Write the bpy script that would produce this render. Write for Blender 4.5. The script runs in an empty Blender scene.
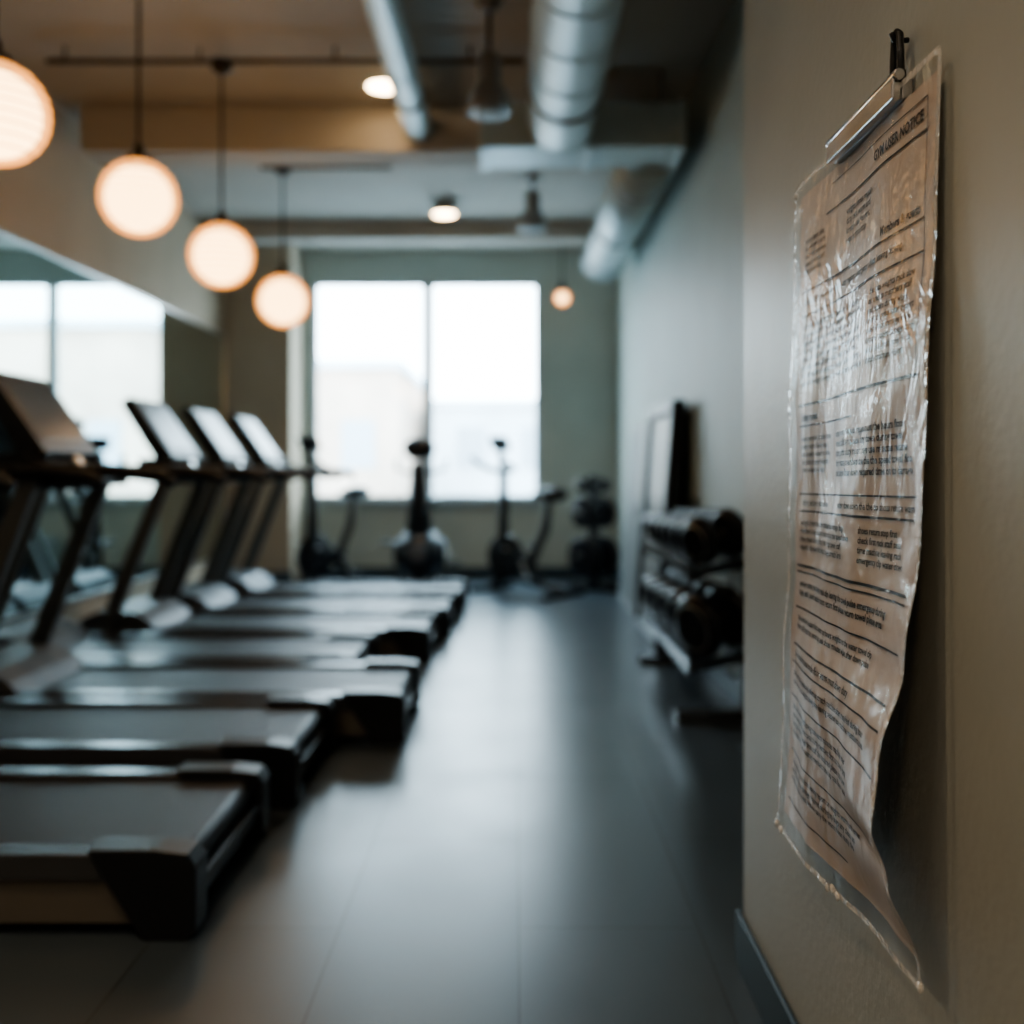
import bpy, bmesh, math, random
from mathutils import Vector, Matrix, noise
random.seed(4)
S=bpy.context.scene
COL=S.collection
S.view_settings.look='AgX - Medium High Contrast'

# ---------------------------------------------------------------- materials
def mat(name,col,rough=0.5,metal=0.0,bump=0.0,bscale=40,var=0.0,vscale=3,coat=0.0,spec=0.5):
    m=bpy.data.materials.new(name); m.use_nodes=True
    nt=m.node_tree; b=nt.nodes['Principled BSDF']
    b.inputs['Base Color'].default_value=(*col,1)
    b.inputs['Roughness'].default_value=rough
    b.inputs['Metallic'].default_value=metal
    b.inputs['Coat Weight'].default_value=coat
    b.inputs['Specular IOR Level'].default_value=spec
    tc=nt.nodes.new('ShaderNodeTexCoord')
    if bump>0:
        n=nt.nodes.new('ShaderNodeTexNoise'); n.inputs['Scale'].default_value=bscale; n.inputs['Detail'].default_value=4
        nt.links.new(tc.outputs['Object'],n.inputs['Vector'])
        bp=nt.nodes.new('ShaderNodeBump'); bp.inputs['Strength'].default_value=bump; bp.inputs['Distance'].default_value=0.01
        nt.links.new(n.outputs['Fac'],bp.inputs['Height']); nt.links.new(bp.outputs['Normal'],b.inputs['Normal'])
    if var>0:
        n=nt.nodes.new('ShaderNodeTexNoise'); n.inputs['Scale'].default_value=vscale; n.inputs['Detail'].default_value=3
        nt.links.new(tc.outputs['Object'],n.inputs['Vector'])
        r=nt.nodes.new('ShaderNodeValToRGB')
        r.color_ramp.elements[0].position=0.3; r.color_ramp.elements[1].position=0.7
        r.color_ramp.elements[0].color=(*[c*(1-var) for c in col],1)
        r.color_ramp.elements[1].color=(*[min(1,c*(1+var)) for c in col],1)
        nt.links.new(n.outputs['Fac'],r.inputs['Fac']); nt.links.new(r.outputs['Color'],b.inputs['Base Color'])
    return m
def emis(name,col,st):
    m=bpy.data.materials.new(name); m.use_nodes=True; nt=m.node_tree
    nt.nodes.clear()
    o=nt.nodes.new('ShaderNodeOutputMaterial'); e=nt.nodes.new('ShaderNodeEmission')
    e.inputs['Color'].default_value=(*col,1); e.inputs['Strength'].default_value=st
    nt.links.new(e.outputs[0],o.inputs[0]); return m
def shell_emis(name,col,st,fac):
    m=emis(name,col,st); nt=m.node_tree
    o=[n for n in nt.nodes if n.type=='OUTPUT_MATERIAL'][0]; e=[n for n in nt.nodes if n.type=='EMISSION'][0]
    t=nt.nodes.new('ShaderNodeBsdfTransparent'); mx=nt.nodes.new('ShaderNodeMixShader'); mx.inputs[0].default_value=fac
    t.inputs[0].default_value=(1,0.93,0.8,1)
    nt.links.new(t.outputs[0],mx.inputs[1]); nt.links.new(e.outputs[0],mx.inputs[2]); nt.links.new(mx.outputs[0],o.inputs[0]); return m

M_wall=mat('wall_paint_beige',(0.46,0.38,0.29),0.75,bump=0.15,bscale=90,var=0.04,spec=0.2)
M_wallnear=mat('wall_paint_near',(0.40,0.425,0.40),0.42,bump=0.12,bscale=55,var=0.06,vscale=2)
M_wallgreen=mat('wall_paint_greygreen',(0.44,0.495,0.465),0.55,bump=0.1,bscale=90,var=0.04)
M_ceil=mat('ceiling_paint',(0.50,0.455,0.40),0.8,bump=0.1,bscale=50,var=0.05)
M_base=mat('baseboard_slate',(0.03,0.06,0.085),0.45)
M_black=mat('black_plastic',(0.011,0.014,0.018),0.38,bump=0.1,bscale=150)
M_rubber=mat('black_rubber',(0.009,0.011,0.014),0.5)
M_belt=mat('running_belt',(0.014,0.018,0.024),0.45,bump=0.3,bscale=300)
M_rail=mat('rail_grey',(0.10,0.108,0.118),0.27,metal=0.5)
M_skirt=mat('skirt_taupe',(0.15,0.138,0.118),0.5,metal=0.1)
M_silver=mat('silver_plastic',(0.12,0.13,0.145),0.5,metal=0.2)
M_upr=mat('upright_metal',(0.15,0.155,0.155),0.42,metal=0.4)
M_chrome=mat('chrome',(0.75,0.75,0.75),0.18,metal=1.0)
M_duct=mat('duct_galvanised',(0.60,0.68,0.69),0.45,metal=0.3,bump=0.05,bscale=12,var=0.05,vscale=6)
M_white=mat('window_frame_white',(0.42,0.46,0.47),0.5)
M_panelgrey=mat('satin_panel',(0.28,0.325,0.34),0.35,metal=0.1)
M_conduit=mat('conduit_dark',(0.13,0.10,0.07),0.5,metal=0.3)
M_brass=mat('dark_bronze',(0.05,0.042,0.034),0.4,metal=0.7)
M_screen=mat('screen_glass',(0.02,0.024,0.03),0.28,coat=0.0)
M_mirror=mat('mirror_glass',(0.70,0.82,0.82),0.02,metal=1.0)
M_iron=mat('dumbbell_iron',(0.012,0.014,0.018),0.28,metal=0.2)
M_steel=mat('brushed_steel',(0.55,0.55,0.55),0.28,metal=1.0)
M_fixture=mat('fixture_grey',(0.30,0.29,0.27),0.4,metal=0.4)
M_ink=mat('ink_black',(0.012,0.010,0.010),0.6)
M_core=emis('lamp_core_cream',(1.0,0.74,0.42),14)
M_globe=shell_emis('lamp_glass_orange',(1.0,0.38,0.09),3.0,0.64)
M_bulb=emis('downlight_glow',(1.0,0.72,0.42),25)
M_panel=emis('fill_panel_glow',(1.0,0.82,0.64),7)

def floor_mat():
    m=bpy.data.materials.new('floor_vinyl_tile'); m.use_nodes=True; nt=m.node_tree; b=nt.nodes['Principled BSDF']
    tc=nt.nodes.new('ShaderNodeTexCoord'); mp=nt.nodes.new('ShaderNodeMapping')
    mp.inputs['Rotation'].default_value=(0,0,math.pi/2)
    mp.inputs['Location'].default_value=(0.1,0.44,0)
    nt.links.new(tc.outputs['Object'],mp.inputs['Vector'])
    br=nt.nodes.new('ShaderNodeTexBrick'); br.inputs['Scale'].default_value=1.0
    br.inputs['Brick Width'].default_value=1.2; br.inputs['Row Height'].default_value=0.45
    br.inputs['Mortar Size'].default_value=0.004; br.inputs['Mortar Smooth'].default_value=0.3
    br.inputs['Color1'].default_value=(0.062,0.086,0.106,1); br.inputs['Color2'].default_value=(0.074,0.098,0.118,1)
    br.inputs['Mortar'].default_value=(0.038,0.047,0.056,1)
    nt.links.new(mp.outputs['Vector'],br.inputs['Vector'])
    n=nt.nodes.new('ShaderNodeTexNoise'); n.inputs['Scale'].default_value=2.5; n.inputs['Detail'].default_value=5
    nt.links.new(tc.outputs['Object'],n.inputs['Vector'])
    mx=nt.nodes.new('ShaderNodeMix'); mx.data_type='RGBA'; mx.blend_type='MULTIPLY'; mx.inputs[0].default_value=0.25
    nt.links.new(br.outputs['Color'],mx.inputs[6]); nt.links.new(n.outputs['Fac'],mx.inputs[7])
    nt.links.new(mx.outputs[2],b.inputs['Base Color'])
    mr=nt.nodes.new('ShaderNodeMapRange'); mr.inputs['To Min'].default_value=0.25; mr.inputs['To Max'].default_value=0.38
    nt.links.new(n.outputs['Fac'],mr.inputs['Value']); nt.links.new(mr.outputs[0],b.inputs['Roughness'])
    bp=nt.nodes.new('ShaderNodeBump'); bp.inputs['Strength'].default_value=0.2; bp.inputs['Distance'].default_value=0.003; bp.invert=True
    nt.links.new(br.outputs['Fac'],bp.inputs['Height']); nt.links.new(bp.outputs['Normal'],b.inputs['Normal'])
    b.inputs['Specular IOR Level'].default_value=0.65
    return m
M_floor=floor_mat()

def sleeve_mat():
    m=bpy.data.materials.new('clear_plastic_sleeve'); m.use_nodes=True; nt=m.node_tree; nt.nodes.clear()
    o=nt.nodes.new('ShaderNodeOutputMaterial'); t=nt.nodes.new('ShaderNodeBsdfTransparent')
    t.inputs[0].default_value=(0.96,0.96,0.96,1)
    g=nt.nodes.new('ShaderNodeBsdfGlossy'); g.inputs['Roughness'].default_value=0.14; g.inputs['Color'].default_value=(1,1,1,1)
    mx=nt.nodes.new('ShaderNodeMixShader'); mx.inputs[0].default_value=0.095
    tc=nt.nodes.new('ShaderNodeTexCoord')
    n=nt.nodes.new('ShaderNodeTexNoise'); n.inputs['Scale'].default_value=11; n.inputs['Detail'].default_value=3; n.inputs['Distortion'].default_value=1.0
    mp=nt.nodes.new('ShaderNodeMapping'); mp.inputs['Scale'].default_value=(1,1.7,0.75)
    nt.links.new(tc.outputs['Object'],mp.inputs['Vector']); nt.links.new(mp.outputs[0],n.inputs['Vector'])
    bp=nt.nodes.new('ShaderNodeBump'); bp.inputs['Strength'].default_value=0.6; bp.inputs['Distance'].default_value=0.018
    nt.links.new(n.outputs['Fac'],bp.inputs['Height']); nt.links.new(bp.outputs[0],g.inputs['Normal'])
    nt.links.new(t.outputs[0],mx.inputs[1]); nt.links.new(g.outputs[0],mx.inputs[2]); nt.links.new(mx.outputs[0],o.inputs[0])
    return m
def seam_mat():
    m=bpy.data.materials.new('sleeve_weld'); m.use_nodes=True; nt=m.node_tree; nt.nodes.clear()
    o=nt.nodes.new('ShaderNodeOutputMaterial'); t=nt.nodes.new('ShaderNodeBsdfTransparent')
    g=nt.nodes.new('ShaderNodeBsdfPrincipled'); g.inputs['Base Color'].default_value=(0.9,0.9,0.88,1); g.inputs['Roughness'].default_value=0.08
    tc=nt.nodes.new('ShaderNodeTexCoord'); n=nt.nodes.new('ShaderNodeTexNoise'); n.inputs['Scale'].default_value=45
    nt.links.new(tc.outputs['Object'],n.inputs['Vector'])
    bp=nt.nodes.new('ShaderNodeBump'); bp.inputs['Strength'].default_value=1.0; bp.inputs['Distance'].default_value=0.01
    nt.links.new(n.outputs['Fac'],bp.inputs['Height']); nt.links.new(bp.outputs[0],g.inputs['Normal'])
    mx=nt.nodes.new('ShaderNodeMixShader'); mx.inputs[0].default_value=0.65
    nt.links.new(t.outputs[0],mx.inputs[1]); nt.links.new(g.outputs[0],mx.inputs[2]); nt.links.new(mx.outputs[0],o.inputs[0])
    return m
def glass_mat():
    m=bpy.data.materials.new('window_glass'); m.use_nodes=True; nt=m.node_tree; nt.nodes.clear()
    o=nt.nodes.new('ShaderNodeOutputMaterial'); t=nt.nodes.new('ShaderNodeBsdfTransparent')
    g=nt.nodes.new('ShaderNodeBsdfGlossy'); g.inputs['Roughness'].default_value=0.02
    mx=nt.nodes.new('ShaderNodeMixShader'); mx.inputs[0].default_value=0.05
    nt.links.new(t.outputs[0],mx.inputs[1]); nt.links.new(g.outputs[0],mx.inputs[2]); nt.links.new(mx.outputs[0],o.inputs[0])
    return m

# ---------------------------------------------------------------- builder
class B:
    def __init__(s): s.bm=bmesh.new(); s.mats=[]
    def mi(s,m):
        if m not in s.mats: s.mats.append(m)
        return s.mats.index(m)
    def face(s,vs,m,smooth=False):
        try:
            f=s.bm.faces.new(vs); f.material_index=s.mi(m); f.smooth=smooth; return f
        except ValueError: return None
    def box(s,lo,hi,m,rot=None,piv=None):
        x0,y0,z0=lo;x1,y1,z1=hi
        ps=[(x0,y0,z0),(x1,y0,z0),(x1,y1,z0),(x0,y1,z0),(x0,y0,z1),(x1,y0,z1),(x1,y1,z1),(x0,y1,z1)]
        if rot is not None:
            c=Vector(piv) if piv else Vector(((x0+x1)/2,(y0+y1)/2,(z0+z1)/2))
            ps=[rot@(Vector(p)-c)+c for p in ps]
        v=[s.bm.verts.new(p) for p in ps]
        for q in ((3,2,1,0),(4,5,6,7),(0,1,5,4),(1,2,6,5),(2,3,7,6),(3,0,4,7)): s.face([v[i] for i in q],m)
    def prism(s,prof,y0,y1,m):   # prof in xz
        a=[s.bm.verts.new((x,y0,z)) for x,z in prof]; b=[s.bm.verts.new((x,y1,z)) for x,z in prof]
        n=len(prof); s.face(a,m); s.face(b[::-1],m)
        for i in range(n): s.face([a[(i+1)%n],a[i],b[i],b[(i+1)%n]],m)
    def cyl(s,p0,p1,r0,m,r1=None,seg=20,caps=True):
        r1=r0 if r1 is None else r1
        s.lathe(p0,p1,[(0,r0),(1,r1)],m,seg,caps)
    def lathe(s,p0,p1,prof,m,seg=24,caps=True):
        p0=Vector(p0);p1=Vector(p1);d=p1-p0; q=d.to_track_quat('Z','Y')
        rings=[]
        for t,r in prof:
            c=p0+d*t
            rings.append([s.bm.verts.new(c+q@Vector((r*math.cos(2*math.pi*i/seg),r*math.sin(2*math.pi*i/seg),0))) for i in range(seg)])
        for a,b in zip(rings,rings[1:]):
            for i in range(seg): s.face([a[i],a[(i+1)%seg],b[(i+1)%seg],b[i]],m,True)
        if caps:
            s.face(rings[0][::-1],m); s.face(rings[-1],m)
    def sph(s,c,r,m,sc=(1,1,1),u=24,v=14):
        c=Vector(c)
        rings=[]
        for j in range(1,v):
            a=math.pi*j/v
            rings.append([s.bm.verts.new(c+Vector((r*sc[0]*math.sin(a)*math.cos(2*math.pi*i/u),r*sc[1]*math.sin(a)*math.sin(2*math.pi*i/u),r*sc[2]*math.cos(a)))) for i in range(u)])
        top=s.bm.verts.new(c+Vector((0,0,r*sc[2]))); bot=s.bm.verts.new(c-Vector((0,0,r*sc[2])))
        for a,b in zip(rings,rings[1:]):
            for i in range(u): s.face([a[i],b[i],b[(i+1)%u],a[(i+1)%u]],m,True)
        for i in range(u):
            s.face([top,rings[0][i],rings[0][(i+1)%u]],m,True); s.face([bot,rings[-1][(i+1)%u],rings[-1][i]],m,True)
    def tube(s,pts,r,m,seg=12,closed=False):
        P=[Vector(p) for p in pts]; n=len(P); rings=[]
        for i,p in enumerate(P):
            if closed: d=P[(i+1)%n]-P[i-1]
            else: d=P[min(i+1,n-1)]-P[max(i-1,0)]
            q=d.to_track_quat('Z','Y')
            rr=r[i] if isinstance(r,(list,tuple)) else r
            rings.append([s.bm.verts.new(p+q@Vector((rr*math.cos(2*math.pi*k/seg),rr*math.sin(2*math.pi*k/seg),0))) for k in range(seg)])
        prs=list(zip(rings,rings[1:]))
        if closed: prs.append((rings[-1],rings[0]))
        for a,b in prs:
            best=min(range(seg),key=lambda o:(a[0].co-b[o].co).length)
            for k in range(seg): s.face([a[k],a[(k+1)%seg],b[(k+1+best)%seg],b[(k+best)%seg]],m,True)
        if not closed: s.face(rings[0][::-1],m); s.face(rings[-1],m)
    def done(s,name,loc=(0,0,0),rotz=0,bevel=0,bseg=2):
        bmesh.ops.recalc_face_normals(s.bm,faces=s.bm.faces)
        me=bpy.data.meshes.new(name); s.bm.to_mesh(me); s.bm.free()
        for m in s.mats: me.materials.append(m)
        o=bpy.data.objects.new(name,me); COL.objects.link(o); o.location=loc; o.rotation_euler=(0,0,rotz)
        if bevel>0:
            md=o.modifiers.new('bev','BEVEL'); md.width=bevel; md.segments=bseg; md.limit_method='ANGLE'; md.angle_limit=math.radians(50)
        return o
def dup(o,loc,rotz=None):
    n=o.copy(); COL.objects.link(n); n.location=loc
    if rotz is not None: n.rotation_euler=(0,0,rotz)
    return n

# ---------------------------------------------------------------- room
H=3.5; D=10.6; XL=-2.95; XR=1.10; XP=0.53; YP=2.32; YB=-3.5
T=0.15
b=B(); b.box((XL-T,YB-T,-0.1),(XR+0.6,D+T,0),M_floor); b.done('floor')
b=B(); b.box((XL-T,YB-T,H),(XR+0.6,D+T,H+0.1),M_ceil); b.done('ceiling')
WX0,WX1,WZ0,WZ1=-2.16,0.266,0.83,3.17
b=B()
b.box((XL-T,D,0),(WX0,D+T,H),M_wallgreen); b.box((WX1,D,0),(XR+T,D+T,H),M_wallgreen)
b.box((WX0,D,0),(WX1,D+T,WZ0),M_wallgreen); b.box((WX0,D,WZ1),(WX1,D+T,H),M_wallgreen)
b.done('wall_back')
b=B(); b.box((XL-T,YB,0),(XL,D,H),M_wall); b.done('wall_left')
b=B(); b.box((XR,YP-0.3,0),(XR+T,D,H),M_wallgreen); b.done('wall_right')
b=B(); b.box((XP,YB,0),(XR,YP,H),M_wallnear); b.done('wall_near_right',bevel=0.012,bseg=3)
b=B(); b.box((XL-T,YB-T,0),(XP+T,YB,H),M_wall); b.done('wall_front')
b=B(); b.box((XL,10.08,0),(-2.27,D,H),M_wall); b.done('wall_left_return',bevel=0.01)
b=B(); b.box((XP-0.014,YB,0),(XP,YP+0.014,0.12),M_base); b.box((XP,YP,0),(XR,YP+0.014,0.12),M_base); b.done('baseboard_near_right',bevel=0.004)
b=B(); b.box((XR-0.014,YP+0.014,0),(XR,D,0.12),M_base); b.done('baseboard_right',bevel=0.004)
b=B(); b.box((-2.27,D-0.014,0),(XR-0.014,D,0.12),M_base); b.done('baseboard_back',bevel=0.004)
b=B(); b.box((XL,YB,0),(XL+0.014,10.08,0.12),M_base); b.box((XL,10.066,0),(-2.256,10.08,0.12),M_base); b.done('baseboard_left',bevel=0.004)
b=B(); b.box((-2.80,6.4,3.2),(XR,6.72,H),M_ceil); b.done('ceiling_beam',bevel=0.01)
b=B(); b.box((XL,9.4,3.33),(XR,9.6,H),M_ceil); b.done('ceiling_beam',bevel=0.01)
# window
b=B(); f=0.05
cx=(-0.93)
for (x0,x1) in ((WX0,WX0+f),(WX1-f,WX1),(cx-0.055,cx+0.055)): b.box((x0,D+0.03,WZ0),(x1,D+0.10,WZ1),M_white)
for (z0,z1) in ((WZ0,WZ0+f),(WZ1-f,WZ1)): b.box((WX0+f,D+0.032,z0),(WX1-f,D+0.098,z1),M_white)
b.box((WX0-0.06,D-0.05,WZ0-0.04),(WX1+0.06,D+0.03,WZ0),M_white)
b.box((WX0+f,D+0.06,WZ0+f),(WX1-f,D+0.066,WZ1-f),glass_mat())
b.done('window_1',bevel=0.004)
# mirror on left wall
b=B(); b.box((XL,2.0,0.30),(XL+0.012,10.06,2.50),M_mirror)
for y in (1.99,10.05): b.box((XL,y,0.28),(XL+0.02,y+0.02,2.52),M_steel)
b.box((XL,2.0,2.50),(XL+0.02,10.06,2.52),M_steel); b.box((XL,2.0,0.28),(XL+0.02,10.06,0.30),M_steel)
b.done('wall_mirror')

# ---------------------------------------------------------------- outside
M_out=mat('street_paving',(0.5,0.5,0.5),0.9); M_b1=mat('facade_peach',(0.62,0.47,0.38),0.9,var=0.2,vscale=0.6)
M_b2=mat('facade_pale',(0.66,0.69,0.72),0.9,var=0.12,vscale=0.5); M_b3=mat('facade_window',(0.42,0.46,0.5),0.4)
b=B(); b.box((-30,D+T+0.05,-0.35),(30,60,-0.15),M_out); b.done('street_ground')
def bld(name,x0,x1,y0,h,m):
    b=B(); b.box((x0,y0,-0.15),(x1,y0+8,h),m)
    z=1.2
    while z+1.6<h:
        x=x0+0.8
        while x+1.3<x1: b.box((x,y0-0.05,z),(x+0.9,y0+0.05,z+1.3),M_b3); x+=2.0
        z+=3.0
    b.box((x0-0.15,y0-0.15,h),(x1+0.15,y0+8.1,h+0.25),M_b2)
    b.done(name)
bld('street_building',-9.5,-3.2,27,3.9,M_b1); bld('street_building',-2.6,3.0,31,3.1,M_b2); bld('street_building',-22,-11,29,5,M_b2); bld('street_building',4,14,27,5,M_b1)

# ---------------------------------------------------------------- ducts
def duct(p0,p1,r,step=0.3,rr=0.005,straps=(0.15,0.6,0.93)):
    b=B(); p0=Vector(p0);p1=Vector(p1);L=(p1-p0).length; n=max(2,int(L/step))
    b.lathe(p0,p1,[(0,r),(1,r)],M_duct,40)
    for i in range(1,n+1):
        c=p0.lerp(p1,i/n)
        b.tube([(c.x+r*math.cos(a*math.pi/20),c.y,c.z+r*math.sin(a*math.pi/20)) for a in range(40)],rr,M_duct,seg=8,closed=True)
    for t in straps:
        c=p0.lerp(p1,t)
        b.lathe(c-Vector((0,0.015,0)),c+Vector((0,0.015,0)),[(0,r+0.009),(1,r+0.009)],M_fixture,32)
        b.box((c.x-0.008,c.y-0.012,c.z+r),(c.x+0.008,c.y+0.012,H),M_fixture)
    return b
duct((0.265,-1.5,3.15),(0.265,5.67,3.15),0.195,0.40).done('spiral_air_duct')
duct((-0.62,-1.5,3.34),(-0.62,6.38,3.34),0.09,0.9).done('ventilation_pipe')
b=duct((0.83,6.14,3.12),(0.83,9.2,3.12),0.185,0.40)
b.lathe((0.83,9.2,3.12),(0.83,9.3,3.12),[(0,0.21),(1,0.21)],M_duct,32); b.done('spiral_air_duct')
b=B(); b.box((-0.2,5.70,3.00),(0.98,6.10,3.26),M_duct)
for x in (-0.2,0.42,0.94): b.box((x,5.685,2.985),(x+0.04,6.115,3.275),M_duct)
b.box((0.1,5.85,3.2),(0.12,5.87,H),M_fixture); b.box((0.85,5.85,3.2),(0.87,5.87,H),M_fixture)
b.done('rectangular_air_duct',bevel=0.006)

def conduit(y,z,x0,x1,r=0.016):
    b=B(); b.tube([(x0,y,z),(x1,y,z)],r,M_conduit)
    x=x0+0.1
    while x<x1: b.cyl((x,y,z),(x,y,H),0.008,M_conduit,seg=8); x+=0.75
    b.done('ceiling_conduit')
conduit(5.53,3.42,-2.6,0.05); conduit(6.86,3.24,-1.75,-0.85,0.02); conduit(4.2,3.42,-2.2,-0.75)
# ---------------------------------------------------------------- pendants
def pendant(x,y,z,ztop,r=0.178):
    b=B(); b.sph((0,0,0),r,M_globe,u=36,v=24); b.sph((0,0,-0.004),r*0.83,M_core,u=32,v=20)
    for k in range(-4,5):
        zz=k*r/5.2; rr=math.sqrt(r*r-zz*zz)
        b.tube([((rr+0.0005)*math.cos(a*math.pi/18),(rr+0.0005)*math.sin(a*math.pi/18),zz) for a in range(36)],0.0022,M_wall,seg=6,closed=True)
    b.lathe((0,0,r-0.012),(0,0,r+0.07),[(0,0.06),(0.3,0.055),(0.5,0.022),(1,0.018)],M_brass,20)
    b.cyl((0,0,r+0.06),(0,0,ztop-z-0.03),0.008,M_brass,seg=10)
    b.lathe((0,0,ztop-z-0.07),(0,0,ztop-z),[(0,0.02),(0.3,0.055),(1,0.06)],M_brass,20)
    b.done('globe_pendant_lamp',(x,y,z))
pendant(-1.79,3.43,2.38,H); pendant(-1.75,4.63,2.415,H); pendant(-1.63,5.53,2.34,3.42); pendant(-1.60,6.86,2.315,3.25)
b=B(); b.sph((0,0,0),0.075,M_globe); b.sph((0,0,0),0.045,M_core); b.lathe((0,0,0.06),(0,0,0.15),[(0,0.05),(1,0.025)],M_brass); b.cyl((0,0,0.14),(0,0,H-2.86),0.007,M_brass,seg=8)
b.done('small_globe_pendant',(0.47,9.9,2.86))
def downlight(x,y,z,drop):
    b=B(); b.lathe((0,0,-0.02),(0,0,0),[(0,0.12),(1,0.13)],M_white,28); b.lathe((0,0,-0.026),(0,0,-0.021),[(0,0.095),(1,0.095)],M_bulb,28)
    if drop>0: b.lathe((0,0,0),(0,0,drop),[(0,0.10),(0.8,0.10),(1,0.03)],M_fixture,24)
    o=b.done('ceiling_downlight',(x,y,z))
    l=bpy.data.lights.new('downlight_lamp','SPOT'); l.energy=90; l.color=(1,0.72,0.46); l.spot_size=math.radians(120); l.spot_blend=0.8; l.shadow_soft_size=0.08
    lo=bpy.data.objects.new('lamp',l); COL.objects.link(lo); lo.parent=o; lo.location=(0,0,-0.05)
downlight(-0.80,6.05,H,0); downlight(-0.62,8.75,3.42,0.08); downlight(-1.2,1.2,H,0); downlight(-0.3,-0.8,H,0)
def bell(x,y,zb,s):
    b=B(); b.lathe((0,0,0),(0,0,0.30*s),[(0,0.10*s),(0.08,0.105*s),(0.35,0.085*s),(0.5,0.05*s),(0.6,0.06*s),(0.9,0.055*s),(1,0.02*s)],M_fixture,28)
    b.lathe((0,0,-0.012),(0,0,0.0),[(0,0.06*s),(1,0.08*s)],M_white,24)
    b.cyl((0,0,0.29*s),(0,0,H-zb),0.012,M_brass,seg=10); b.lathe((0,0,H-zb-0.05),(0,0,H-zb),[(0,0.03),(1,0.07)],M_fixture)
    b.done('bell_ceiling_fixture',(x,y,zb))
bell(-0.13,5.0,2.94,1.05); bell(0.14,8.0,3.08,1.1)
b=B(); b.box((-0.6,-0.3,-0.05),(0.6,0.3,0),M_white); b.box((-0.56,-0.26,-0.056),(0.56,0.26,-0.05),M_panel)  # added fill light: unseen glowing panels that warm the near wall and room
p=b.done('added_fill_panel',(-1.6,0.2,H)); dup(p,(-1.6,-2.0,H))

# ---------------------------------------------------------------- treadmill
def treadmill():
    b=B(); W=0.36
    for s in (-1,1):
        y0,y1=(0.285,W) if s>0 else (-W,-0.285)
        b.prism([(-0.05,0.175),(-0.07,0.205),(-1.75,0.215),(-1.75,0.15),(-0.05,0.14)],y0,y1,M_rail)
        yy0,yy1=(0.275,W+0.012) if s>0 else (-W-0.012,-0.275)
        b.prism([(0.0,0.185),(-0.02,0.212),(-0.10,0.222),(-0.27,0.222),(-0.13,0.0),(-0.03,0.0),(0.0,0.02)],yy0,yy1,M_black)
        y0s,y1s=(0.315,0.345) if s>0 else (-0.345,-0.315)
        b.prism([(-0.2,0.15),(-1.8,0.15),(-1.8,0.03),(-0.14,0.03)],y0s,y1s,M_skirt)
        u0,u1=(0.340,0.390) if s>0 else (-0.390,-0.340)
        b.prism([(-1.97,0.10),(-1.97,0.2),(-1.60,1.12),(-1.52,1.12),(-1.87,0.2),(-1.85,0.10)],u0,u1,M_upr)
        yc=0.365*s
        b.prism([(-2.1,0.0),(-2.1,0.1),(-2.0,0.17),(-1.82,0.17),(-1.62,0.07),(-1.6,0.0)],u0-0.012,u1+0.012,M_silver)
        b.tube([(-1.66,yc,1.13),(-1.5,yc,1.145),(-1.2,yc,1.145),(-1.02,yc,1.125),(-0.96,yc,1.09)],[0.03,0.032,0.03,0.028,0.022],M_rubber)
    b.box((-1.72,-0.285,0.15),(-0.06,0.285,0.192),M_belt)
    b.cyl((-0.065,-0.275,0.155),(-0.065,0.275,0.155),0.037,M_belt,seg=20)
    b.box((-1.7,-0.29,0.06),(-0.12,0.29,0.15),M_black)
    b.prism([(-0.01,0.12),(-0.02,0.06),(-0.16,0.06),(-0.16,0.12)],-0.28,0.28,M_black)
    b.prism([(-1.62,0.19),(-1.68,0.25),(-1.76,0.30),(-1.98,0.31),(-2.08,0.26),(-2.12,0.16),(-2.12,0.04),(-1.62,0.04)],-0.33,0.33,M_silver)
    b.tube([(-1.5,-0.36,1.10),(-1.42,-0.25,1.10),(-1.42,0.25,1.10),(-1.5,0.36,1.10)],0.022,M_rubber)
    b.prism([(-1.45,1.12),(-1.47,1.16),(-1.62,1.22),(-1.74,1.22),(-1.70,1.08),(-1.55,1.06)],-0.35,0.35,M_black)
    for s in (-1,1):
        b.lathe((-1.58,s*0.27,1.19),(-1.58,s*0.27,1.235),[(0,0.042),(1,0.045)],M_rubber,18)
    b.prism([(-1.58,1.205),(-1.55,1.23),(-1.79,1.575),(-1.825,1.59),(-1.87,1.55),(-1.66,1.21)],-0.27,0.27,M_black)
    a=Vector((-1.55,0,1.23)); c=Vector((-1.79,0,1.575)); d=(c-a); nrm=Vector((d.z,0,-d.x)).normalized()
    p0=a+d*0.15+nrm*0.004;p1=a+d*0.93+nrm*0.004
    b.prism([(p0.x,p0.z),(p1.x,p1.z),(p1.x-nrm.x*0.01,p1.z-nrm.z*0.01),(p0.x-nrm.x*0.01,p0.z-nrm.z*0.01)],-0.235,0.235,M_screen)
    b.cyl((-1.54,0,1.18),(-1.52,0,1.195),0.03,M_steel,seg=14)
    return b.done('treadmill',(0,0,0),bevel=0.010,bseg=3)
tm=treadmill(); tm.location=(-0.78,2.80,0)
for x,y in ((-0.74,3.74),(-0.46,4.53),(-0.79,5.36),(-0.50,6.25),(-0.44,7.12),(-0.40,8.1)): dup(tm,(x,y,0))

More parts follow.
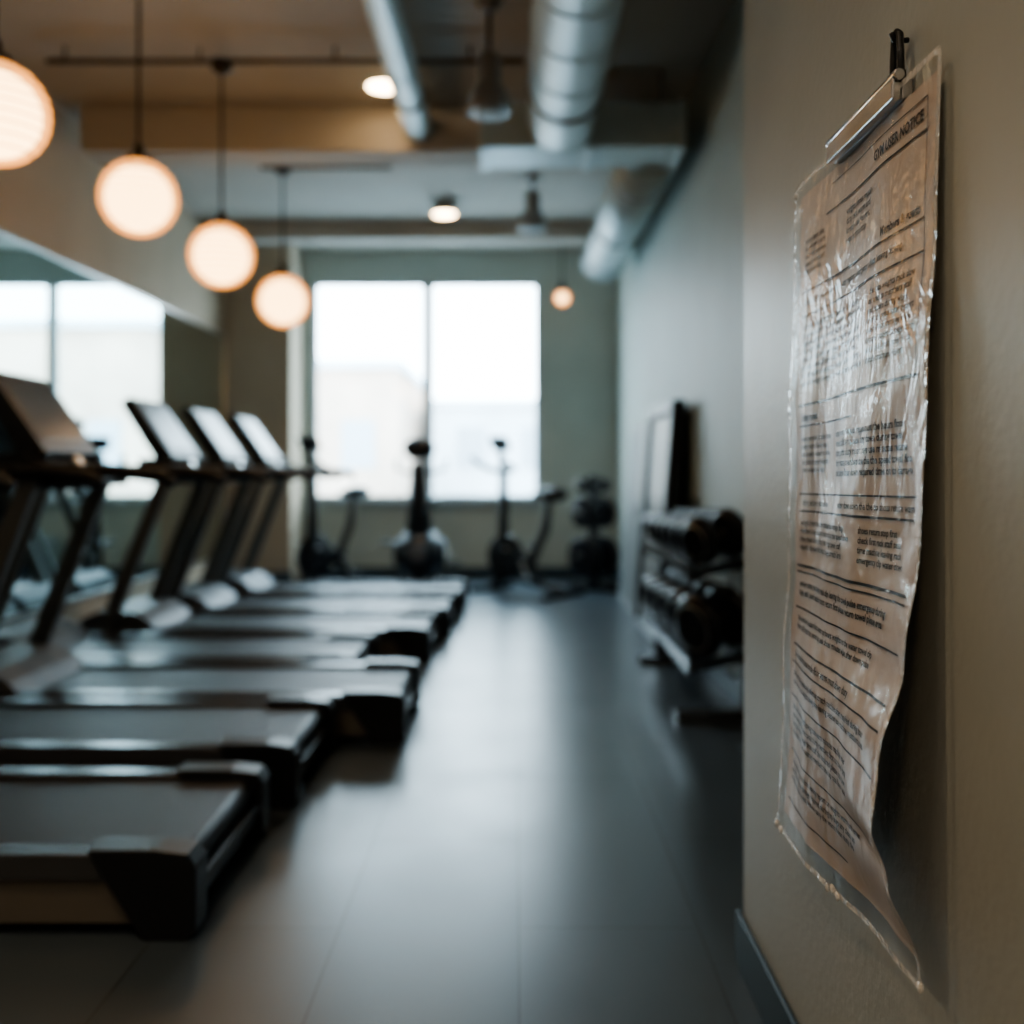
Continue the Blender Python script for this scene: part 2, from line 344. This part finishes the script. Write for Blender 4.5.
# ---------------------------------------------------------------- dumbbell rack
def rack():
    b=B(); L=1.62
    for y in (0.16,L-0.10):
        b.prism([(0.0,0.0),(0.34,0.0),(0.34,0.05),(0.0,0.04)],y-0.035,y+0.035,M_rail)
        b.prism([(0.30,0.04),(0.335,0.04),(0.35,0.98),(0.33,0.98)],y-0.025,y+0.025,M_black)
        for zz in (0.70,0.27):
            b.prism([(0.04,zz-0.02),(0.33,zz+0.05),(0.33,zz+0.0),(0.04,zz-0.05)],y-0.02,y+0.02,M_black)
    for zz in (0.70,0.27):
        for dx,dz in ((0.07,-0.004),(0.27,0.046)):
            b.box((dx-0.02,0.02,zz+dz-0.012),(dx+0.02,L-0.02,zz+dz+0.006),M_black)
        b.box((0.035,0.02,zz-0.03),(0.045,L-0.02,zz+0.035),M_rail)
    ang=math.radians(58)       # heads turned out towards the aisle
    for zz,ra,rb,pitch,n in ((0.70,0.112,0.088,0.265,6),(0.27,0.150,0.120,0.355,5)):
        y=0.13 if n==6 else 0.17
        for i in range(n):
            t=i/(n-1); r=ra+(rb-ra)*t
            ax=Vector((-math.sin(ang),-math.cos(ang),-0.20)).normalized()
            c=Vector((0.175,y,zz+0.035+r)); y+=pitch*(1-0.16*t)
            for s in (-1,1):
                pc=c+ax*(0.092*s)
                b.lathe(pc-ax*0.036,pc+ax*0.036,[(0,r*0.74),(0.10,r*0.88),(0.30,r*0.98),(0.45,r),(0.55,r),(0.70,r*0.98),(0.90,r*0.88),(1,r*0.74)],M_iron,32)
                e=pc+ax*(0.036*s)
                b.lathe(e,e+ax*(0.003*s),[(0,r*0.74),(1,r*0.70)],M_steel,28)
                b.lathe(e+ax*(0.003*s),e+ax*(0.006*s),[(0,r*0.66),(1,r*0.64)],M_iron,28)
            b.cyl(c-ax*0.08,c+ax*0.08,0.018,M_steel,seg=12)
    return b.done('dumbbell_rack',(0.735,4.42,0),bevel=0.003)
rack()
b=B(); X0,X1=0,0.09; fw=0.10
b.box((X0,0,0),(X1,fw,1.59),M_black); b.box((X0,1.12-fw,0),(X1,1.12,1.59),M_black); b.box((X0,fw,1.50),(X1,1.12-fw,1.59),M_black); b.box((X0,fw,0),(X1,1.12-fw,0.09),M_black)
b.box((0.03,fw-0.01,0.08),(0.07,1.13-fw,1.51),M_panelgrey)
b.box((0.0,fw,0.78),(0.05,1.12-fw,0.83),M_black)
o=b.done('framed_wall_board',(0.86,6.15,0.006),bevel=0.02,bseg=3); o.rotation_euler=(0,math.radians(4.0),0)
b=B()
b.box((0,0,0),(0.04,1.5,1.52),M_white); b.box((-0.005,0.04,0.05),(0.0,1.46,1.47),M_panelgrey)
b.box((-0.012,0.73,0.0),(0.0,0.77,1.52),M_steel)
o=b.done('leaning_display_board',(0.93,7.4,0.006),bevel=0.006); o.rotation_euler=(0,math.radians(4.0),0)

# ---------------------------------------------------------------- bikes
def bike():
    b=B()
    for x in (-0.45,0.42):
        b.tube([(x,-0.25,0.035),(x,0.25,0.035)],0.032,M_rubber); 
        for s in (-1,1): b.lathe((x,s*0.25,0.035),(x,s*0.28,0.035),[(0,0.036),(1,0.03)],M_rubber,14)
    b.tube([(-0.45,0,0.05),(-0.2,0,0.16),(0.42,0,0.05)],0.035,M_black)
    b.tube([(-0.36,0,0.09),(-0.30,0,0.55),(-0.30,0,1.12)],[0.055,0.055,0.045],M_black)
    b.tube([(-0.28,0,0.45),(0.02,0,0.30),(0.14,0,0.12)],0.035,M_black)
    b.tube([(0.02,0,0.28),(0.2,0,0.60),(0.25,0,0.88)],[0.05,0.045,0.035],M_black)
    b.lathe((-0.27,-0.03,0.33),(-0.27,0.03,0.33),[(0,0.18),(0.2,0.215),(0.8,0.215),(1,0.18)],M_iron,32)
    b.lathe((-0.27,-0.036,0.33),(-0.27,0.036,0.33),[(0,0.1),(1,0.1)],M_steel,24)
    b.prism([(-0.35,0.24),(-0.38,0.33),(-0.33,0.41),(0.0,0.39),(0.1,0.31),(0.05,0.24)],-0.075,-0.04,M_black)
    b.cyl((0.02,-0.13,0.30),(0.02,0.13,0.30),0.02,M_steel)
    b.tube([(0.02,-0.12,0.30),(0.10,-0.12,0.16)],0.014,M_steel); b.box((0.05,-0.22,0.14),(0.15,-0.12,0.165),M_black)
    b.tube([(0.02,0.12,0.30),(-0.06,0.12,0.44)],0.014,M_steel); b.box((-0.11,0.12,0.43),(-0.01,0.22,0.455),M_black)
    b.sph((0.30,0,0.93),0.14,M_rubber,(1,0.85,0.5)); b.sph((0.17,0,0.925),0.10,M_rubber,(1.2,0.38,0.4))
    b.tube([(-0.30,-0.03,1.12),(-0.34,-0.2,1.17),(-0.44,-0.22,1.22),(-0.52,-0.2,1.27)],0.024,M_rubber)
    b.tube([(-0.30,0.03,1.12),(-0.34,0.2,1.17),(-0.44,0.22,1.22),(-0.52,0.2,1.27)],0.024,M_rubber)
    b.tube([(-0.32,-0.2,1.16),(-0.30,0,1.13),(-0.32,0.2,1.16)],0.024,M_rubber)
    R=Matrix.Rotation(math.radians(-25),3,'Y')
    b.tube([(-0.3,0,1.12),(-0.34,0,1.36)],0.03,M_rubber)
    b.box((-0.36,-0.12,1.33),(-0.32,0.12,1.47),M_black,R)
    return b.done('exercise_bike',bevel=0.004)
bk=bike(); bk.location=(0.12,9.2,0); bk.rotation_euler=(0,0,math.radians(-40))
dup(bk,(-1.74,9.65,0),math.radians(55))
def trainer():
    b=B()
    b.tube([(-0.27,-0.35,0.03),(0.27,-0.35,0.03)],0.032,M_rubber); b.tube([(-0.27,0.45,0.03),(0.27,0.45,0.03)],0.032,M_rubber)
    b.tube([(0,-0.35,0.05),(0,0.45,0.05)],0.035,M_black)
    b.sph((0,-0.1,0.33),0.28,M_black,(0.85,1.25,1.0)); b.lathe((-0.25,-0.1,0.33),(0.25,-0.1,0.33),[(0,0.12),(0.1,0.15),(0.9,0.15),(1,0.12)],M_black,28)
    b.lathe((0,-0.46,0.36),(0,-0.44,0.36),[(0,0.07),(1,0.09)],M_silver,24)
    b.tube([(0,-0.2,0.5),(0,-0.28,0.8),(0,-0.26,1.22)],[0.14,0.11,0.07],M_black)
    b.tube([(0,0.15,0.4),(0,0.25,0.8)],[0.05,0.03],M_black); b.sph((0,0.28,0.84),0.17,M_rubber,(0.9,1.0,0.4))
    b.sph((0,-0.22,1.36),0.16,M_black,(1.0,0.4,0.72))
    for s in (-1,1):
        b.tube([(0,-0.25,1.15),(s*0.12,-0.22,1.12),(s*0.24,-0.12,1.16),(s*0.25,0.02,1.25)],0.018,M_rubber)
        b.tube([(s*0.2,-0.1,0.33),(s*0.29,-0.1,0.33)],0.015,M_steel); b.box((s*0.33-0.05,-0.15,0.22 if s>0 else 0.42),(s*0.33+0.05,-0.02,0.245 if s>0 else 0.445),M_black)
        b.tube([(s*0.29,-0.1,0.33),(s*0.29,-0.085,0.23 if s>0 else 0.43)],0.012,M_steel)
    return b.done('upright_bike',bevel=0.004)
t=trainer(); t.location=(-0.93,9.9,0)
def tree():
    b=B()
    b.prism([(-0.3,0),(-0.3,0.06),(0.3,0.06),(0.3,0)],-0.04,0.04,M_black); b.box((-0.04,-0.3,0),(0.04,0.3,0.06),M_black)
    b.box((-0.035,-0.035,0.05),(0.035,0.035,1.10),M_black)
    for z,r in ((0.32,0.19),(0.74,0.15),(1.0,0.07)):
        for s in (-1,1):
            b.cyl((0,0,z),(s*0.24,0,z+0.02),0.022,M_steel,seg=14)
            for k in range(2):
                x=s*(0.08+0.05*k); b.lathe((x,0,z),(x+s*0.042,0,z),[(0,r*0.9),(0.15,r),(0.85,r),(1,r*0.9)],M_iron,28)
    return b.done('weight_plate_tree',bevel=0.004)
t=tree(); t.location=(0.76,9.6,0); t.rotation_euler=(0,0,math.radians(40))

# ---------------------------------------------------------------- poster in sleeve
NEAR=[(0,.010),(.165,.014),(.37,.025),(.53,.033),(.67,.048),(.78,.080),(.85,.086),(.91,.065),(1.0,.03),(1.1,.02)]
FAR=[(0,.008),(.4,.008),(.6,.016),(.8,.032),(1.1,.05)]
def itp(tab,v):
    if v<=tab[0][0]: return tab[0][1]
    for (a,x),(c,y) in zip(tab,tab[1:]):
        if v<=c:
            t=(v-a)/(c-a); t=t*t*(3-2*t); return x+(y-x)*t
    return tab[-1][1]
PW,PH=0.595,1.10
ZT=1.15+0.500
def P(u,v,off=0.0):
    w=max(0,min(1,u)); n=itp(NEAR,v); f=itp(FAR,v)
    lift=f+(n-f)*(w**1.4)
    env=0.25+0.75*min(1,max(0,v)*2.5)
    q=Vector((u*2.2,v*3.0,0.3)); lift+=0.009*env*(noise.noise(q*1.3)+0.3)+0.0035*env*noise.noise(q*4.1)
    lift+=0.004*env*math.sin(u*9+v*4+1)+0.004*env
    lift=max(lift,0.006)
    y=1.81-PW*u+0.010*math.sin(v*5)*v
    z=ZT-PH*v-0.02*(1-u)*v
    return Vector((XP-lift-off,y,z))
def grid(name,u0,u1,v0,v1,nu,nv,off,m,parent,wob=0):
    b=B(); V=[]
    for j in range(nv+1):
        row=[]
        for i in range(nu+1):
            p=P(u0+(u1-u0)*i/nu,v0+(v1-v0)*j/nv,off)
            if wob and (i==0 or i==nu): p.y+=wob*noise.noise(Vector((i*3.1,j*0.16,0.5)))
            row.append(b.bm.verts.new(p))
        V.append(row)
    for j in range(nv):
        for i in range(nu): b.face([V[j][i],V[j][i+1],V[j+1][i+1],V[j+1][i]],m,True)
    o=b.done(name); o.parent=parent; return o
root=bpy.data.objects.new('laminated_notice_sheet',None); COL.objects.link(root)
M_paper=mat('notice_paper',(0.62,0.535,0.465),0.5,var=0.06,vscale=6,coat=0.1)
grid('paper',0.01,0.985,0.008,0.995,140,260,0.0,M_paper,root)
SU0,SU1,SV0,SV1=-0.022,1.015,-0.010,1.020
grid('plastic_sleeve',SU0,SU1,SV0,SV1,100,180,0.005,sleeve_mat(),root,0.006)
b=B(); MS=seam_mat()
def strip(b,pa,pb,w,off,m,n=60):
    du,dv=pb[0]-pa[0],pb[1]-pa[1]; L=math.hypot(du*PW,dv*PH); nx,ny=-dv*PH/L,du*PW/L
    prev=None
    for i in range(n+1):
        t=i/n; u=pa[0]+du*t; v=pa[1]+dv*t
        a=b.bm.verts.new(P(u+nx*w/2/PW,v+ny*w/2/PH,off)); c=b.bm.verts.new(P(u-nx*w/2/PW,v-ny*w/2/PH,off))
        if prev: b.face([prev[0],prev[1],c,a],m,True)
        prev=(a,c)
for pa,pb in (((SU0,SV0),(SU0,SV1)),((SU1,SV0),(SU1,SV1)),((SU0,SV1),(SU1,SV1)),((SU0,SV0),(SU1,SV0))):
    strip(b,pa,pb,0.009,0.0055,MS,120)
for u,v in ((SU0,SV1),(0.5,SV1),(SU1,SV1),(SU0,0.0),(0.47,SV1+0.004),(0.53,SV1+0.004),(0.02,SV1+0.003)):
    b.sph(P(u,v,0.005),0.007,MS,(0.5,1,1),12,8)
o=b.done('sleeve_seams'); o.parent=root
TOFF=0.0016
def put_text(b,txt,size,u,v,align='LEFT',sx=1.0,bold=0.0002):
    c=bpy.data.curves.new('t','FONT'); c.body=txt; c.size=size; c.align_x=align; c.resolution_u=2; c.space_line=1.0; c.offset=bold
    ob=bpy.data.objects.new('t',c); COL.objects.link(ob)
    dg=bpy.context.evaluated_depsgraph_get(); dg.update(); me=bpy.data.meshes.new_from_object(ob.evaluated_get(dg))
    vs=[b.bm.verts.new(P(u+q.co.x*sx/PW,v-q.co.y/PH,TOFF)) for q in me.vertices]
    for p in me.polygons: b.face([vs[i] for i in p.vertices],M_ink)
    bpy.data.objects.remove(ob); bpy.data.meshes.remove(me); bpy.data.curves.remove(c)
words="please wipe down the machine after use members must carry towel and water return weights to the rack report any damage staff on duty hours session limit thirty minutes during peak time clean shoes required no bags on floor area emergency stop clip check pulse rate adjust speed slowly warm up first stretch before leaving".split()
def para(wid,nl,size):
    n=int(wid/(size*0.46)); L=[]
    for _ in range(nl):
        s=random.choice(words)
        while len(s)<n-4: s+=" "+random.choice(words)
        L.append(s[:n].rstrip())
    return "\n".join(L)
b=B()
def R(v,u0=0.04,u1=0.96,w=0.0028): strip(b,(u0,v),(u1,v),w,TOFF,M_ink,60)
def PT(u,v,wid,nl,size,bold=0.0003): put_text(b,para(wid,nl,size),size,u,v,bold=bold)
put_text(b,"GYM USER NOTICE",0.020,0.93,0.052,'RIGHT',bold=0.0007)
R(0.066,0.25,0.95); strip(b,(0.95,0.03),(0.95,0.34),0.0018,TOFF,M_ink,30); R(0.028,0.30,0.95,0.0018)
PT(0.08,0.090,0.12,5,0.0135); PT(0.42,0.090,0.14,4,0.015)
put_text(b,"Members & guests",0.017,0.93,0.158,'RIGHT',bold=0.0006); R(0.166,0.05,0.95)
PT(0.08,0.188,0.54,1,0.015); R(0.204,0.05,0.95)
PT(0.07,0.226,0.36,8,0.0140); PT(0.66,0.226,0.17,8,0.0140)
R(0.345,0.04,0.96,0.0042); put_text(b,"Safety rules",0.018,0.07,0.370,bold=0.0006); R(0.378,0.05,0.55)
PT(0.38,0.402,0.36,5,0.0155,0.0005); PT(0.07,0.402,0.15,5,0.0135)
R(0.485); PT(0.07,0.503,0.20,1,0.015); PT(0.45,0.503,0.32,1,0.015); R(0.512,0.05,0.95,0.0034)
PT(0.07,0.534,0.32,4,0.0140); PT(0.64,0.534,0.18,4,0.0140)
R(0.598,0.04,0.96,0.0042); R(0.608,0.04,0.96)
PT(0.07,0.630,0.52,2,0.0150,0.0004); R(0.664)
PT(0.07,0.684,0.46,2,0.0140); R(0.722,0.05,0.95,0.0034)
PT(0.07,0.741,0.40,1,0.016); R(0.75); PT(0.07,0.770,0.52,2,0.0140); R(0.802)
PT(0.07,0.822,0.44,4,0.0140); R(0.888,0.05,0.9); PT(0.07,0.908,0.44,3,0.0140); R(0.965,0.05,0.6)
o=b.done('printed_text'); o.parent=root
b=B()
zc=ZT+0.010
CY0,CY1=1.32,1.60
b.box((XP-0.030,CY0,zc-0.018),(XP-0.018,CY1,zc+0.012),M_chrome)
b.cyl((XP-0.022,CY0-0.005,zc+0.014),(XP-0.022,CY1+0.005,zc+0.014),0.008,M_chrome,seg=16)
b.box((XP-0.017,CY0,zc-0.018),(XP-0.002,CY1,zc+0.010),M_steel)
yk=CY0+0.014
b.tube([(XP-0.018,yk+0.014,zc+0.012),(XP-0.018,yk+0.013,zc+0.045),(XP-0.018,yk+0.009,zc+0.071),(XP-0.018,yk,zc+0.078),(XP-0.018,yk-0.009,zc+0.071),(XP-0.018,yk-0.012,zc+0.045),(XP-0.018,yk-0.012,zc+0.012)],0.005,M_black)
b.box((XP-0.027,yk-0.015,zc+0.004),(XP-0.011,yk+0.016,zc+0.022),M_black)
b.tube([(XP-0.002,yk,zc+0.066),(XP-0.022,yk,zc+0.066),(XP-0.026,yk,zc+0.076)],0.004,M_black)
o=b.done('bulldog_clip',bevel=0.002); o.parent=root

# ---------------------------------------------------------------- world & portal
w=bpy.data.worlds.new('sky_world'); S.world=w; w.use_nodes=True; nt=w.node_tree
bg=nt.nodes['Background']; bg.inputs['Strength'].default_value=15.0
tc=nt.nodes.new('ShaderNodeTexCoord'); sp=nt.nodes.new('ShaderNodeSeparateXYZ'); rp=nt.nodes.new('ShaderNodeValToRGB')
nt.links.new(tc.outputs['Generated'],sp.inputs[0]); nt.links.new(sp.outputs['Z'],rp.inputs[0]); nt.links.new(rp.outputs[0],bg.inputs[0])
rp.color_ramp.elements[0].color=(0.76,0.92,1.0,1); rp.color_ramp.elements[1].color=(0.45,0.77,1.0,1)
pl=bpy.data.lights.new('window_portal','AREA'); pl.shape='RECTANGLE'; pl.size=WX1-WX0; pl.size_y=WZ1-WZ0
pl.cycles.is_portal=True
po=bpy.data.objects.new('window_portal',pl); COL.objects.link(po); po.location=((WX0+WX1)/2,D+0.2,(WZ0+WZ1)/2); po.rotation_euler=(math.radians(-90),0,0)

# ---------------------------------------------------------------- camera
cam=bpy.data.cameras.new('camera'); co=bpy.data.objects.new('camera',cam); COL.objects.link(co)
co.location=(0,0,1.15); co.rotation_euler=(math.radians(90),0,0)
cam.sensor_width=36; cam.lens=35; cam.shift_y=-42/1024; cam.shift_x=-3/1024
cam.clip_start=0.05; cam.clip_end=200
cam.dof.use_dof=True; cam.dof.focus_distance=1.42; cam.dof.aperture_fstop=1.6
S.camera=co
